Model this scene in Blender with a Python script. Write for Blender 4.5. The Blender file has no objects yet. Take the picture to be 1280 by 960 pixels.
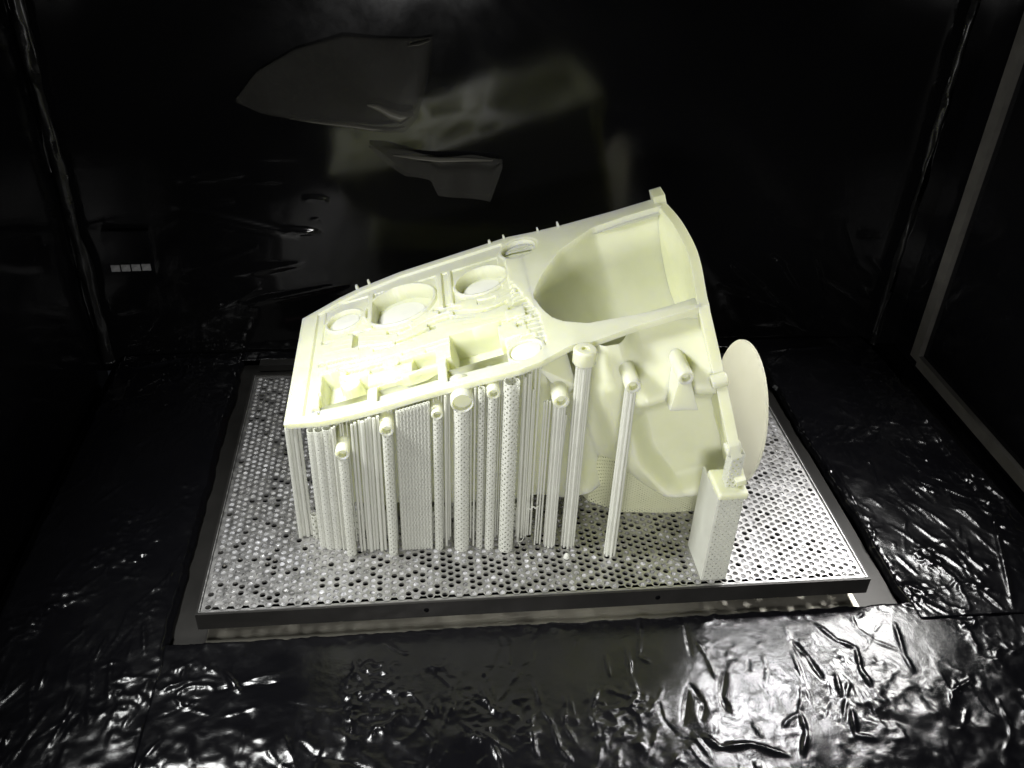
import bpy, bmesh, math, random
import numpy as np
from mathutils import Vector, Matrix

# ------------------------------------------------------------------ camera
scn = bpy.context.scene
cam_d = bpy.data.cameras.new('camera')
cam_d.sensor_width = 36.0
cam_d.lens = 31.7525
cam_d.clip_start = 0.01
cam_d.clip_end = 50
cam = bpy.data.objects.new('camera', cam_d)
scn.collection.objects.link(cam)
_r = Vector((0.99435125, -0.10083629, 0.03313057))
_u = Vector((0.02931128, 0.56088132, 0.82737717))
_f = Vector((0.10201196, 0.82173243, -0.56066869))
cam.matrix_world = Matrix(((_r.x, _u.x, -_f.x, 0.19388455),
                           (_r.y, _u.y, -_f.y, -0.55152764),
                           (_r.z, _u.z, -_f.z, 0.60442526),
                           (0, 0, 0, 1)))
scn.camera = cam

# ------------------------------------------------------------------ world, lamps, exposure
world = bpy.data.worlds.new('World')
scn.world = world
world.use_nodes = True
world.node_tree.nodes['Background'].inputs[0].default_value = (0.5, 0.55, 0.65, 1)
world.node_tree.nodes['Background'].inputs[1].default_value = 0.012

def area(name, loc, target, size, power, col, size_y=None, spread=180):
    d = bpy.data.lights.new(name, 'AREA')
    d.shape = 'RECTANGLE' if size_y else 'DISK'
    d.size = size
    if size_y:
        d.size_y = size_y
    d.energy = power
    d.color = col
    d.spread = math.radians(spread)
    o = bpy.data.objects.new(name, d)
    scn.collection.objects.link(o)
    o.location = loc
    o.rotation_euler = (Vector(target) - Vector(loc)).to_track_quat('-Z', 'Y').to_euler()
    return o

KEY = area('chamber_lamp', (-0.11, 0.03, 0.50), (0.27, 0.06, 0.08), 0.14, 1.5, (0.99, 1.0, 0.98), 0.14, 105)
FRONT = area('front_fill', (0.20, -0.60, 0.30), (0.40, 0.10, 0.06), 0.22, 2.35, (1.0, 0.99, 0.98), 0.08, 150)  # added fill from the camera side for disc and supports
TOP = area('ceiling_lamp', (0.723, 0.335, 0.60), (0.48, -0.12, -0.03), 0.085, 0.18, (1.0, 0.99, 1.0), None, 60)
SIDE = area('disc_backlight', (0.82, 0.27, 0.36), (0.50, 0.14, 0.08), 0.16, 0.75, (1.0, 0.99, 0.97), 0.05, 110)  # added light at the right, brightens the disc from behind

vs = scn.view_settings
vs.view_transform = 'Standard'
vs.look = 'None'
vs.exposure = 0.10
vs.gamma = 1.0
vs.use_curve_mapping = False

# ------------------------------------------------------------------ helpers
rng = random.Random(7)
nrng = np.random.default_rng(11)
C = scn.collection

def mat(name):
    m = bpy.data.materials.new(name)
    m.use_nodes = True
    nt = m.node_tree
    return m, nt, nt.nodes['Principled BSDF']

def node(nt, typ, **kw):
    n = nt.nodes.new(typ)
    for k, v in kw.items():
        setattr(n, k, v)
    return n

def noise(nt, scale, detail=4, rough=0.6, dist=0.0):
    tc = node(nt, 'ShaderNodeTexCoord')
    n = node(nt, 'ShaderNodeTexNoise')
    n.inputs['Scale'].default_value = scale
    n.inputs['Detail'].default_value = detail
    n.inputs['Roughness'].default_value = rough
    n.inputs['Distortion'].default_value = dist
    nt.links.new(tc.outputs['Object'], n.inputs['Vector'])
    return n

def ramp(nt, src, p0, c0, p1, c1):
    r = node(nt, 'ShaderNodeValToRGB')
    r.color_ramp.elements[0].position = p0
    r.color_ramp.elements[1].position = p1
    r.color_ramp.elements[0].color = c0 if len(c0) == 4 else (*c0, 1)
    r.color_ramp.elements[1].color = c1 if len(c1) == 4 else (*c1, 1)
    nt.links.new(src, r.inputs['Fac'])
    return r

def g(v):
    return (v, v, v, 1)

def bump(nt, p, src, strength, dist):
    b = node(nt, 'ShaderNodeBump')
    b.inputs['Strength'].default_value = strength
    b.inputs['Distance'].default_value = dist
    nt.links.new(src, b.inputs['Height'])
    nt.links.new(b.outputs['Normal'], p.inputs['Normal'])
    return b

def resin(name, col0, col1, sss=0.65, rough=(0.28, 0.5), bmp=0.08, thin=0):
    m, nt, p = mat(name)
    n = noise(nt, 22, 4)
    r = ramp(nt, n.outputs['Fac'], 0.3, col0, 0.7, col1)
    nt.links.new(r.outputs['Color'], p.inputs['Base Color'])
    n2 = noise(nt, 60, 5)
    rr = ramp(nt, n2.outputs['Fac'], 0.35, g(rough[0]), 0.65, g(rough[1]))
    nt.links.new(rr.outputs['Color'], p.inputs['Roughness'])
    if sss:
        p.inputs['Subsurface Weight'].default_value = sss
        p.inputs['Subsurface Radius'].default_value = (1.0, 1.0, 0.35)
        p.inputs['Subsurface Scale'].default_value = 0.014
    n3 = noise(nt, 380, 3)
    bump(nt, p, n3.outputs['Fac'], bmp, 0.0006)
    if thin:
        tr = node(nt, 'ShaderNodeBsdfTranslucent')
        nt.links.new(r.outputs['Color'], tr.inputs['Color'])
        mx = node(nt, 'ShaderNodeMixShader'); mx.inputs[0].default_value = thin
        nt.links.new(p.outputs[0], mx.inputs[1]); nt.links.new(tr.outputs[0], mx.inputs[2])
        nt.links.new(mx.outputs[0], nt.nodes['Material Output'].inputs['Surface'])
    return m

M = {}
M['resin'] = resin('cured_resin', (0.80, 0.82, 0.575), (0.855, 0.868, 0.66), thin=0.12)
M['resin_white'] = resin('support_resin', (0.82, 0.825, 0.765), (0.88, 0.885, 0.83), sss=0, thin=0.5)
M['disc_resin'] = resin('disc_resin', (0.88, 0.87, 0.78), (0.92, 0.91, 0.83), sss=0, thin=0.72)
M['curtain'] = resin('curtain_resin', (0.80, 0.81, 0.58), (0.85, 0.86, 0.66), sss=0, thin=0.35)
M['resin_floor'] = resin('pocket_floor_resin', (0.84, 0.84, 0.76), (0.88, 0.88, 0.81), sss=0)

m, nt, p = mat('perforated_steel')
n = noise(nt, 35, 5)
r = ramp(nt, n.outputs['Fac'], 0.3, (0.42, 0.415, 0.41), 0.7, (0.60, 0.59, 0.58))
nt.links.new(r.outputs['Color'], p.inputs['Base Color'])
p.inputs['Metallic'].default_value = 0.95
n2 = noise(nt, 130, 4)
r2 = ramp(nt, n2.outputs['Fac'], 0.3, g(0.3), 0.7, g(0.55))
nt.links.new(r2.outputs['Color'], p.inputs['Roughness'])
bump(nt, p, n2.outputs['Fac'], 0.25, 0.0008)
M['plate'] = m

m, nt, p = mat('dark_steel')
n = noise(nt, 18, 5)
r = ramp(nt, n.outputs['Fac'], 0.3, (0.030, 0.029, 0.027), 0.7, (0.05, 0.048, 0.045))
nt.links.new(r.outputs['Color'], p.inputs['Base Color'])
p.inputs['Metallic'].default_value = 0.6
p.inputs['Roughness'].default_value = 0.42
n2 = noise(nt, 300, 3)
bump(nt, p, n2.outputs['Fac'], 0.1, 0.0004)
M['rim'] = m

m, nt, p = mat('ledge_steel')
n = noise(nt, 9, 4)
r = ramp(nt, n.outputs['Fac'], 0.3, (0.26, 0.245, 0.205), 0.7, (0.42, 0.40, 0.34))
nt.links.new(r.outputs['Color'], p.inputs['Base Color'])
p.inputs['Metallic'].default_value = 0.7
p.inputs['Roughness'].default_value = 0.33
M['ledge'] = m

m, nt, p = mat('black_enamel')
p.inputs['Base Color'].default_value = (0.003, 0.003, 0.0035, 1)
p.inputs['Specular IOR Level'].default_value = 0.2
n2 = noise(nt, 6, 5)
r2 = ramp(nt, n2.outputs['Fac'], 0.35, g(0.10), 0.65, g(0.2))
nt.links.new(r2.outputs['Color'], p.inputs['Roughness'])
M['black'] = m

def film_mat(name, base, r0, r1, scale, b, spec=0.6):
    m, nt, p = mat(name)
    p.inputs['Base Color'].default_value = (*base, 1)
    p.inputs['IOR'].default_value = 1.6
    p.inputs['Specular IOR Level'].default_value = spec
    n2 = noise(nt, scale, 6, 0.65, 0.6)
    r2 = ramp(nt, n2.outputs['Fac'], 0.38, g(r0), 0.62, g(r1))
    nt.links.new(r2.outputs['Color'], p.inputs['Roughness'])
    n3 = noise(nt, 240, 5, 0.7)
    bump(nt, p, n3.outputs['Fac'], b, 0.001)
    return m
M['film'] = film_mat('black_film', (0.004, 0.004, 0.005), 0.13, 0.27, 14, 0.16, 0.42)
M['wall_film'] = film_mat('wall_film', (0.003, 0.003, 0.0033), 0.09, 0.15, 5, 0.012, 0.3)
M['flap'] = film_mat('loose_film', (0.040, 0.039, 0.034), 0.45, 0.6, 12, 0.05, 0.08)
for _m in ('flap',):
    _nt = M[_m].node_tree
    _tr = node(_nt, 'ShaderNodeBsdfTransparent'); _mx = node(_nt, 'ShaderNodeMixShader'); _mx.inputs[0].default_value = 0.68
    _nt.links.new(_nt.nodes['Principled BSDF'].outputs[0], _mx.inputs[1]); _nt.links.new(_tr.outputs[0], _mx.inputs[2])
    _nt.links.new(_mx.outputs[0], _nt.nodes['Material Output'].inputs['Surface'])
M['glint'] = film_mat('film_glint', (0.075, 0.072, 0.06), 0.35, 0.6, 25, 0.05, 0.2)  # paler film colour paints the light caught by the flap curls

M['corner'] = film_mat('corner_film', (0.006, 0.006, 0.006), 0.25, 0.4, 30, 0.05, 0.25)

m, nt, p = mat('grey_seal')
n = noise(nt, 40, 5)
r = ramp(nt, n.outputs['Fac'], 0.3, (0.05, 0.047, 0.042), 0.7, (0.08, 0.076, 0.068))
nt.links.new(r.outputs['Color'], p.inputs['Base Color'])
p.inputs['Roughness'].default_value = 0.5
M['seal'] = m

m, nt, p = mat('white_label')
n = noise(nt, 150, 3)
r = ramp(nt, n.outputs['Fac'], 0.35, (0.13, 0.13, 0.13), 0.65, (0.24, 0.24, 0.24))
nt.links.new(r.outputs['Color'], p.inputs['Base Color'])
p.inputs['Roughness'].default_value = 0.5
M['label'] = m

m, nt, p = mat('red_strip')
p.inputs['Base Color'].default_value = (0.10, 0.008, 0.010, 1)
p.inputs['Roughness'].default_value = 0.5
M['red'] = m

m, nt, p = mat('resin_film')
n = noise(nt, 140, 3, 0.7)
r = ramp(nt, n.outputs['Fac'], 0.36, (0.14, 0.14, 0.14), 0.62, (0.68, 0.68, 0.71))
nb = noise(nt, 14, 4, 0.7)
rb = ramp(nt, nb.outputs['Fac'], 0.38, (0.55, 0.54, 0.50), 0.62, (1.0, 1.0, 1.0))
mx = node(nt, 'ShaderNodeMix', data_type='RGBA', blend_type='MULTIPLY')
mx.inputs['Factor'].default_value = 1.0
nt.links.new(r.outputs['Color'], mx.inputs['A']); nt.links.new(rb.outputs['Color'], mx.inputs['B'])
nt.links.new(mx.outputs['Result'], p.inputs['Base Color'])
p.inputs['Roughness'].default_value = 0.16
p.inputs['Specular IOR Level'].default_value = 0.7
n2 = noise(nt, 700, 3)
bump(nt, p, n2.outputs['Fac'], 0.35, 0.0012)
M['fill'] = m

def make(name, verts, faces, m, parent=None, smooth=None):
    me = bpy.data.meshes.new(name)
    me.from_pydata([tuple(map(float, v)) for v in verts], [], faces)
    me.update()
    me.materials.append(m)
    if smooth is not None:
        me.polygons.foreach_set('use_smooth', [True] * len(me.polygons))
        if smooth < 180:
            me.set_sharp_from_angle(angle=math.radians(smooth))
    o = bpy.data.objects.new(name, me)
    C.objects.link(o)
    if parent:
        o.parent = parent
        o.matrix_parent_inverse = Matrix.Identity(4)
    return o

def tag(o, label=None, cat=None, group=None, kind=None):
    if label: o['label'] = label
    if cat: o['category'] = cat
    if group: o['group'] = group
    if kind: o['kind'] = kind
    return o

def empty(name, loc=(0, 0, 0)):
    o = bpy.data.objects.new(name, None)
    o.empty_display_size = 0.02
    C.objects.link(o)
    o.location = loc
    return o

class MB:
    """collects pieces of one mesh"""
    def __init__(s): s.v = []; s.f = []
    def add(s, v, f):
        b = len(s.v); s.v += [tuple(map(float, q)) for q in v]
        s.f += [tuple(b + i for i in q) for q in f]; return s
    def box(s, x0, x1, y0, y1, z0, z1):
        v = [(x, y, z) for z in (z0, z1) for y in (y0, y1) for x in (x0, x1)]
        return s.add(v, [(0, 2, 3, 1), (4, 5, 7, 6), (0, 1, 5, 4), (2, 6, 7, 3), (0, 4, 6, 2), (1, 3, 7, 5)])
    def tube(s, a, b, r0, r1=None, n=8, cap=True):
        a = Vector(a); b = Vector(b); r1 = r0 if r1 is None else r1
        d = (b - a).normalized()
        x = d.orthogonal().normalized(); y = d.cross(x)
        v = []
        for c, r in ((a, r0), (b, r1)):
            for i in range(n):
                t = 2 * math.pi * i / n
                v.append(c + x * (r * math.cos(t)) + y * (r * math.sin(t)))
        f = [(i, (i + 1) % n, n + (i + 1) % n, n + i) for i in range(n)]
        if cap: f += [tuple(range(n - 1, -1, -1)), tuple(range(n, 2 * n))]
        return s.add(v, f)
    def lathe(s, c, axis, prof, n=28):
        c = Vector(c); d = Vector(axis).normalized()
        x = d.orthogonal().normalized(); y = d.cross(x)
        v = []
        for (r, h) in prof:
            for i in range(n):
                t = 2 * math.pi * i / n
                v.append(c + d * h + x * (r * math.cos(t)) + y * (r * math.sin(t)))
        f = []
        for k in range(len(prof) - 1):
            for i in range(n):
                j = (i + 1) % n
                f.append((k * n + i, k * n + j, (k + 1) * n + j, (k + 1) * n + i))
        f.append(tuple(range((len(prof) - 1) * n, len(prof) * n)))
        f.append(tuple(range(n - 1, -1, -1)))
        return s.add(v, f)
    def build(s, name, m, parent=None, smooth=None):
        return make(name, s.v, s.f, m, parent, smooth)

def grid_faces(nu, nv, flip=False):
    i, j = np.meshgrid(np.arange(nu - 1), np.arange(nv - 1), indexing='ij')
    a = (i * nv + j).ravel()
    q = np.stack([a, a + nv, a + nv + 1, a + 1], 1)
    if flip: q = q[:, ::-1]
    return q.tolist()

def vnoise(x, y, scale, seed, octaves=3):
    """smooth value noise on arrays, about -1..1"""
    out = np.zeros_like(x); amp = 1.0; tot = 0
    for o in range(octaves):
        r = np.random.default_rng(seed + o * 17).uniform(-1, 1, (256, 256))
        px = x / scale; py = y / scale
        ix = np.floor(px).astype(int); iy = np.floor(py).astype(int)
        fx = px - ix; fy = py - iy
        fx = fx * fx * (3 - 2 * fx); fy = fy * fy * (3 - 2 * fy)
        g00 = r[ix % 256, iy % 256]; g10 = r[(ix + 1) % 256, iy % 256]
        g01 = r[ix % 256, (iy + 1) % 256]; g11 = r[(ix + 1) % 256, (iy + 1) % 256]
        out += amp * ((g00 * (1 - fx) + g10 * fx) * (1 - fy) + (g01 * (1 - fx) + g11 * fx) * fy)
        tot += amp; amp *= 0.5; scale *= 0.5
    return out / tot

def sstep(a, b, x):
    t = np.clip((x - a) / (b - a), 0, 1)
    return t * t * (3 - 2 * t)

# ------------------------------------------------------------------ the chamber (setting)
ZT = -0.026            # level of the work top round the vat
YB = 0.465             # back wall
XL, XR = -0.205, 0.855
b = MB(); b.box(-1.2, 1.2, -1.5, YB + 0.05, -0.75, -0.70)
tag(b.build('floor', M['black']), kind='structure')

b = MB()
b.box(XL + 0.012, XR - 0.004, -0.55, -0.0285, -0.10, ZT - 0.012)
b.box(XL + 0.012, -0.028, -0.028, YB - 0.004, -0.10, ZT - 0.012)
b.box(0.635, XR - 0.004, -0.028, YB - 0.004, -0.10, ZT - 0.012)
b.box(-0.0278, 0.6348, 0.442, YB - 0.004, -0.10, ZT - 0.012)
tag(b.build('worktop', M['black']), kind='structure')

def wall_sheet(name, P0, A, B_, nu, nv, hfun, m):
    """a gently rumpled wrapped wall; P0 + s*A + t*B_, raised along the normal"""
    P0, A, B_ = map(np.array, (P0, A, B_))
    N = np.cross(A, B_); N = N / np.linalg.norm(N)
    s, t = np.meshgrid(np.linspace(0, 1, nu), np.linspace(0, 1, nv), indexing='ij')
    h = hfun(s * np.linalg.norm(A), t * np.linalg.norm(B_))
    V = P0 + s[..., None] * A + t[..., None] * B_ + h[..., None] * N
    V = V.reshape(-1, 3)
    nb = len(V)
    back = [P0 - N * 0.03, P0 + A - N * 0.03, P0 + A + B_ - N * 0.03, P0 + B_ - N * 0.03]
    f = grid_faces(nu, nv)
    f.append((nb, nb + 3, nb + 2, nb + 1))
    V = np.vstack([V, np.array(back)])
    return make(name, V, f, m, smooth=180)

def ridge_field(x, y, segs):
    h = np.zeros_like(x)
    for (x0, y0, x1, y1, w, a) in segs:
        dx, dy = x1 - x0, y1 - y0; L2 = dx * dx + dy * dy + 1e-12
        m = (x > min(x0, x1) - 4 * w) & (x < max(x0, x1) + 4 * w) & (y > min(y0, y1) - 4 * w) & (y < max(y0, y1) + 4 * w)
        if not m.any(): continue
        xx = x[m]; yy = y[m]
        t = np.clip(((xx - x0) * dx + (yy - y0) * dy) / L2, 0, 1)
        d = np.hypot(xx - x0 - t * dx, yy - y0 - t * dy)
        taper = np.sin(np.pi * np.clip(t * 0.86 + 0.07, 0, 1)) ** 0.7
        ww = w * (0.35 + 0.65 * taper)
        h[m] += a * taper * np.exp(-(np.sqrt(d * d + (0.25 * ww) ** 2) - 0.25 * ww) / (0.62 * ww))
    return h

# back wall: x from XL to XR, z upward; normal must look towards -Y
_bw = random.Random(5)
bsegs = []
for (x0, z0, x1, z1, w, a) in [(-0.04, 0.205, 0.03, 0.212, .004, .0022), (-0.05, 0.172, 0.085, 0.135, .007, .0022),
                               (0.07, 0.143, 0.11, 0.138, .003, .002), (0.0, 0.085, 0.085, 0.098, .004, .0022),
                               (0.02, 0.045, 0.14, 0.07, .005, .0018), (-0.02, 0.04, 0.03, 0.065, .004, .002),
                               (0.10, 0.155, 0.112, 0.1545, .0008, .0006),
                               (0.63, 0.09, 0.70, 0.03, .005, .0022), (0.62, 0.06, 0.72, 0.02, .004, .002),
                               (0.68, 0.10, 0.73, 0.04, .004, .002), (0.74, 0.09, 0.77, 0.02, .004, .002)]:
    bsegs.append((x0 - XL, z0 + 0.05, x1 - XL, z1 + 0.05, w, a))
for k in range(26):
    x = _bw.choice([_bw.uniform(0.0, 0.33), _bw.uniform(0.85, 1.03)]); z = _bw.uniform(0.06, 0.20) if x > .5 else _bw.uniform(0.05, 0.29)
    L = _bw.uniform(0.02, 0.09); t = _bw.gauss(0.05, 0.22) if x < .5 else _bw.gauss(-0.5, 0.3)
    bsegs.append((x, z, x + L * math.cos(t), z + L * math.sin(t), _bw.uniform(.0015, .004), _bw.uniform(.0006, .0016)))
def hb(s, t):
    h = ridge_field(s, t, bsegs) * 1.3
    low = np.exp(-(t / 0.12) ** 2)
    h += vnoise(s, t, 0.13, 3) * 0.0008 + vnoise(s, t, 0.03, 9) * 0.0005 * low * (np.abs(s - 0.55) > 0.28)
    return h
tag(wall_sheet('back_wall', (XL - .03, YB, -0.05), (XR - XL + .06, 0, 0), (0, 0, 1.3), 420, 420, hb, M['wall_film']), kind='structure')
def hl(s, t):
    return vnoise(s, t, 0.09, 21) * 0.002
tag(wall_sheet('left_wall', (XL, -0.9, -0.65), (0, 1.366, 0), (0, 0, 1.9), 120, 120, hl, M['black']), kind='structure')
tag(wall_sheet('right_wall', (XR, YB + .01, -0.65), (0, -1.366, 0), (0, 0, 1.9), 120, 120, hl, M['black']), kind='structure')

# resin tank under the platform, black colour standing in for its shade
b = MB()
b.box(-0.034, 0.640, -0.034, 0.446, -0.42, -0.40)
b.box(-0.034, -0.0285, -0.034, 0.446, -0.40, -0.101)
b.box(0.6355, 0.641, -0.034, 0.446, -0.40, -0.101)
b.box(-0.028, 0.635, -0.034, -0.0286, -0.40, -0.101)
b.box(-0.028, 0.635, 0.4425, 0.4465, -0.40, -0.101)
tag(b.build('vat_tank', M['black']), 'resin tank sunk below the perforated platform, its shade put in as black', 'tank')

# steel ledge round the vat opening
W, D = 0.600, 0.3666
def ring(b, x0, x1, y0, y1, X0, X1, Y0, Y1, z0, z1):
    """frame between the inner rectangle (lower case) and outer rectangle"""
    v = []
    for z in (z0, z1):
        v += [(X0, Y0, z), (X1, Y0, z), (X1, Y1, z), (X0, Y1, z), (x0, y0, z), (x1, y0, z), (x1, y1, z), (x0, y1, z)]
    f = []
    for i in range(4):
        j = (i + 1) % 4
        f += [(8 + i, 8 + j, 12 + j, 12 + i), (i, 4 + i, 4 + j, j), (i, j, 8 + j, 8 + i), (4 + i, 12 + i, 12 + j, 4 + j)]
    return b.add(v, f)
led = empty('vat_ledge', (0, 0, 0))
tag(led, 'steel ledge showing in the gap round the perforated platform', 'ledge')
ring(MB(), 0.02, 0.58, 0.02, 0.35, -0.031, 0.638, -0.0305, 0.4445, -0.040, -0.0345).build('ledge_frame', M['rim'], led)  # dark material puts the shade of the side gaps into the ledge colour
b = MB(); b.box(0.002, 0.598, -0.028, 0.019, -0.0344, -0.0325); b.build('front_strip', M['ledge'], led)  # paler steel paints the lit front of the same ledge

b = MB(); b.box(0.012, 0.20, 0.386, 0.391, -0.0323, -0.020)
tag(b.build('red_strip', M['red']), 'dark red strip behind the back edge of the platform', 'strip')
b = MB(); b.box(-0.006, 0.25, 0.427, 0.4415, -0.0323, -0.024)
tag(b.build('steel_bar', M['rim']), 'dull steel bar along the back of the vat opening', 'bar')

# ------------------------------------------------------------------ wrapped film on the work top
def crumple(x, y, seed, amt=1.0):
    m = sstep(0.05, 0.45, vnoise(x, y, 0.05, seed + 5, 2))
    a = 1 - np.abs(vnoise(x, y, 0.016, seed, 3)) * 2.2
    b_ = 1 - np.abs(vnoise(y, x, 0.009, seed + 2, 2)) * 2.2
    return amt * m * (np.maximum(a, 0) ** 3 * 0.0016 + np.maximum(b_, 0) ** 3 * 0.0006)

def film(name, x0, x1, y0, y1, dx, hfun, label, edge=None):
    nu = int((x1 - x0) / dx) + 1; nv = int((y1 - y0) / dx) + 1
    x, y = np.meshgrid(np.linspace(x0, x1, nu), np.linspace(y0, y1, nv), indexing='ij')
    xx, yy, z = hfun(x, y)
    V = np.stack([xx, yy, z], -1).reshape(-1, 3)
    Vb = V.copy(); Vb[:, 2] -= 0.0006
    n = len(V)
    f = grid_faces(nu, nv)
    f2 = [tuple(n + i for i in q[::-1]) for q in f]
    rim = [i * nv for i in range(nu)] + [(nu - 1) * nv + j for j in range(1, nv)] + \
          [i * nv + nv - 1 for i in range(nu - 2, -1, -1)] + [j for j in range(nv - 2, 0, -1)]
    f3 = [(rim[k], n + rim[k], n + rim[(k + 1) % len(rim)], rim[(k + 1) % len(rim)]) for k in range(len(rim))]
    o = make(name, np.vstack([V, Vb]), f + f2 + f3, M['film'], smooth=180)
    return tag(o, label, 'plastic film')

_fr = random.Random(23)
fsegs = []
def chain(pts, w, a):
    for (p, q) in zip(pts[:-1], pts[1:]):
        fsegs.append((*p, *q, w * 0.75, a * 0.8))
# long creases seen in the foreground sheet (x, y on the table)
chain([(0.282, -0.0694), (0.2859, -0.0972), (0.2916, -0.1126), (0.2949, -0.1345), (0.3025, -0.1468)], 0.002, 0.002)
chain([(0.3091, -0.0835), (0.3108, -0.1067), (0.3115, -0.1142)], 0.0016, 0.0016)
chain([(0.3351, -0.0815), (0.3237, -0.1039), (0.3276, -0.1228), (0.325, -0.1298)], 0.0022, 0.0022)
chain([(0.3671, -0.0422), (0.3651, -0.0716), (0.3662, -0.0918), (0.3572, -0.1027)], 0.0022, 0.0022)
chain([(0.3473, -0.0493), (0.3468, -0.0702)], 0.002, 0.002)
chain([(0.387, -0.0073), (0.381, -0.0344), (0.3758, -0.0515), (0.384, -0.0589)], 0.0022, 0.002)
chain([(0.2143, -0.0683), (0.2121, -0.0877), (0.2054, -0.1096)], 0.002, 0.002)
chain([(0.2647, -0.0258), (0.2635, -0.0516)], 0.0016, 0.0016)
chain([(0.2367, -0.0724), (0.2433, -0.0901), (0.2488, -0.1019)], 0.003, 0.0025)
chain([(0.2271, -0.1185), (0.2422, -0.1268), (0.2472, -0.1411)], 0.0022, 0.0022)
chain([(0.426, -0.0148), (0.4219, -0.0549)], 0.0025, -0.002)
chain([(0.4468, -0.072), (0.4364, -0.0971), (0.4376, -0.1112)], 0.003, -0.0022)
chain([(0.4103, -0.0872), (0.398, -0.1209)], 0.003, -0.002)
chain([(0.4128, -0.0834), (0.4195, -0.1037), (0.414, -0.1184)], 0.003, -0.002)
chain([(0.5167, -0.0443), (0.5245, -0.0625), (0.5289, -0.0881)], 0.003, -0.0025)
chain([(0.5453, -0.0281), (0.5564, -0.0472), (0.5707, -0.0572), (0.5652, -0.0783), (0.5667, -0.0991)], 0.0025, 0.0025)
chain([(0.6176, -0.0334), (0.6098, -0.0688), (0.6102, -0.0859)], 0.0025, 0.0025)
chain([(0.4966, -0.1173), (0.4949, -0.1359), (0.4838, -0.1564)], 0.0025, 0.0025)
chain([(0.5401, -0.1168), (0.5338, -0.1425), (0.5484, -0.1473)], 0.003, 0.003)
chain([(0.5408, -0.0849), (0.5375, -0.1049)], 0.002, 0.002)
chain([(0.4112, -0.1329), (0.4209, -0.1444), (0.4474, -0.143), (0.4724, -0.1555)], 0.003, 0.003)
chain([(0.512, -0.0572), (0.5116, -0.0868), (0.5095, -0.1106)], 0.0015, 0.0012)
chain([(-0.0692, -0.0013), (-0.0431, 0.0011)], 0.003, 0.003)
chain([(-0.0426, -0.0449), (-0.0238, -0.0581), (-0.0003, -0.0481)], 0.002, 0.002)
chain([(0.0454, -0.0515), (0.0709, -0.047)], 0.002, 0.002)
chain([(0.0245, -0.0419), (0.0405, -0.063)], 0.0035, 0.003)
chain([(-0.015, -0.0389), (-0.0008, -0.0277), (0.0218, -0.0458)], 0.0015, 0.0012)
chain([(0.6323, -0.0056), (0.6684, -0.0276), (0.7035, -0.0349)], 0.002, 0.002)
chain([(0.6335, -0.1082), (0.6571, -0.0978)], 0.003, 0.003)
for k in range(120):
    x = _fr.uniform(-0.03, 0.82) if k % 3 else _fr.uniform(-0.03, 0.3); y = -0.016 - 0.17 * _fr.random() ** 0.8
    right = x > 0.25
    t = _fr.gauss(1.75 if right else 1.1, 0.30 if right else 0.8)
    w = _fr.uniform(.0010, .0022); a = w * _fr.uniform(.45, 1.0) * (1 if _fr.random() < .8 else -1)
    q = [(x, y)]
    for s in range(_fr.choice([1, 2, 2, 3, 4])):
        L = _fr.uniform(0.008, 0.022)
        q.append((q[-1][0] + L * math.cos(t), q[-1][1] - L * math.sin(t))); t += _fr.gauss(0, 0.4)
    chain(q, w, a)
for k in range(150):     # short nicks
    x = _fr.uniform(-0.03, 0.82); y = -0.012 - 0.18 * _fr.random() ** 0.8
    t = _fr.gauss(1.7, 0.6); L = _fr.uniform(.002, .008); w = _fr.uniform(.0005, .0010)
    fsegs.append((x, y, x + L * math.cos(t), y + L * math.sin(t), w, w * _fr.uniform(.3, .8)))
def h_front(x, y):
    edge = np.exp(-((y + 0.006) / 0.010) ** 2)
    lump = sstep(-0.06, -0.12, y) * (0.35 + 0.65 * sstep(0.30, 0.10, x) + 0.5 * sstep(.5, .62, x))
    rim_n = vnoise(x, y, 0.006, 41, 3)
    z = ZT + vnoise(x, y, 0.10, 31, 2) * 0.0010 + vnoise(x, y, 0.018, 33, 3) * (0.00022 + 0.0011 * lump)
    z += np.abs(vnoise(x, y, 0.03, 61, 3)) * 0.0022 * lump
    z += edge * (rim_n * 0.0016) + ridge_field(x, y, fsegs)
    z += vnoise(x, y, 0.004, 71, 2) * 0.00006 + crumple(x, y, 81, 1.2 - 1.0 * np.exp(-((x - 0.50) / 0.16) ** 2))
    z -= 0.030 * sstep(-0.20, -0.42, y)
    z -= 0.006 * sstep(-0.0105, -0.0075, y)
    yy = y + vnoise(x, x * 0, 0.012, 43, 3) * 0.0014 * sstep(-0.03, -0.004, y)
    return x, yy, z
film('film_sheet', -0.0295, 0.845, -0.44, -0.0085, 0.0016, h_front,
     'wide crinkled black plastic film across the front of the work top')

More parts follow.
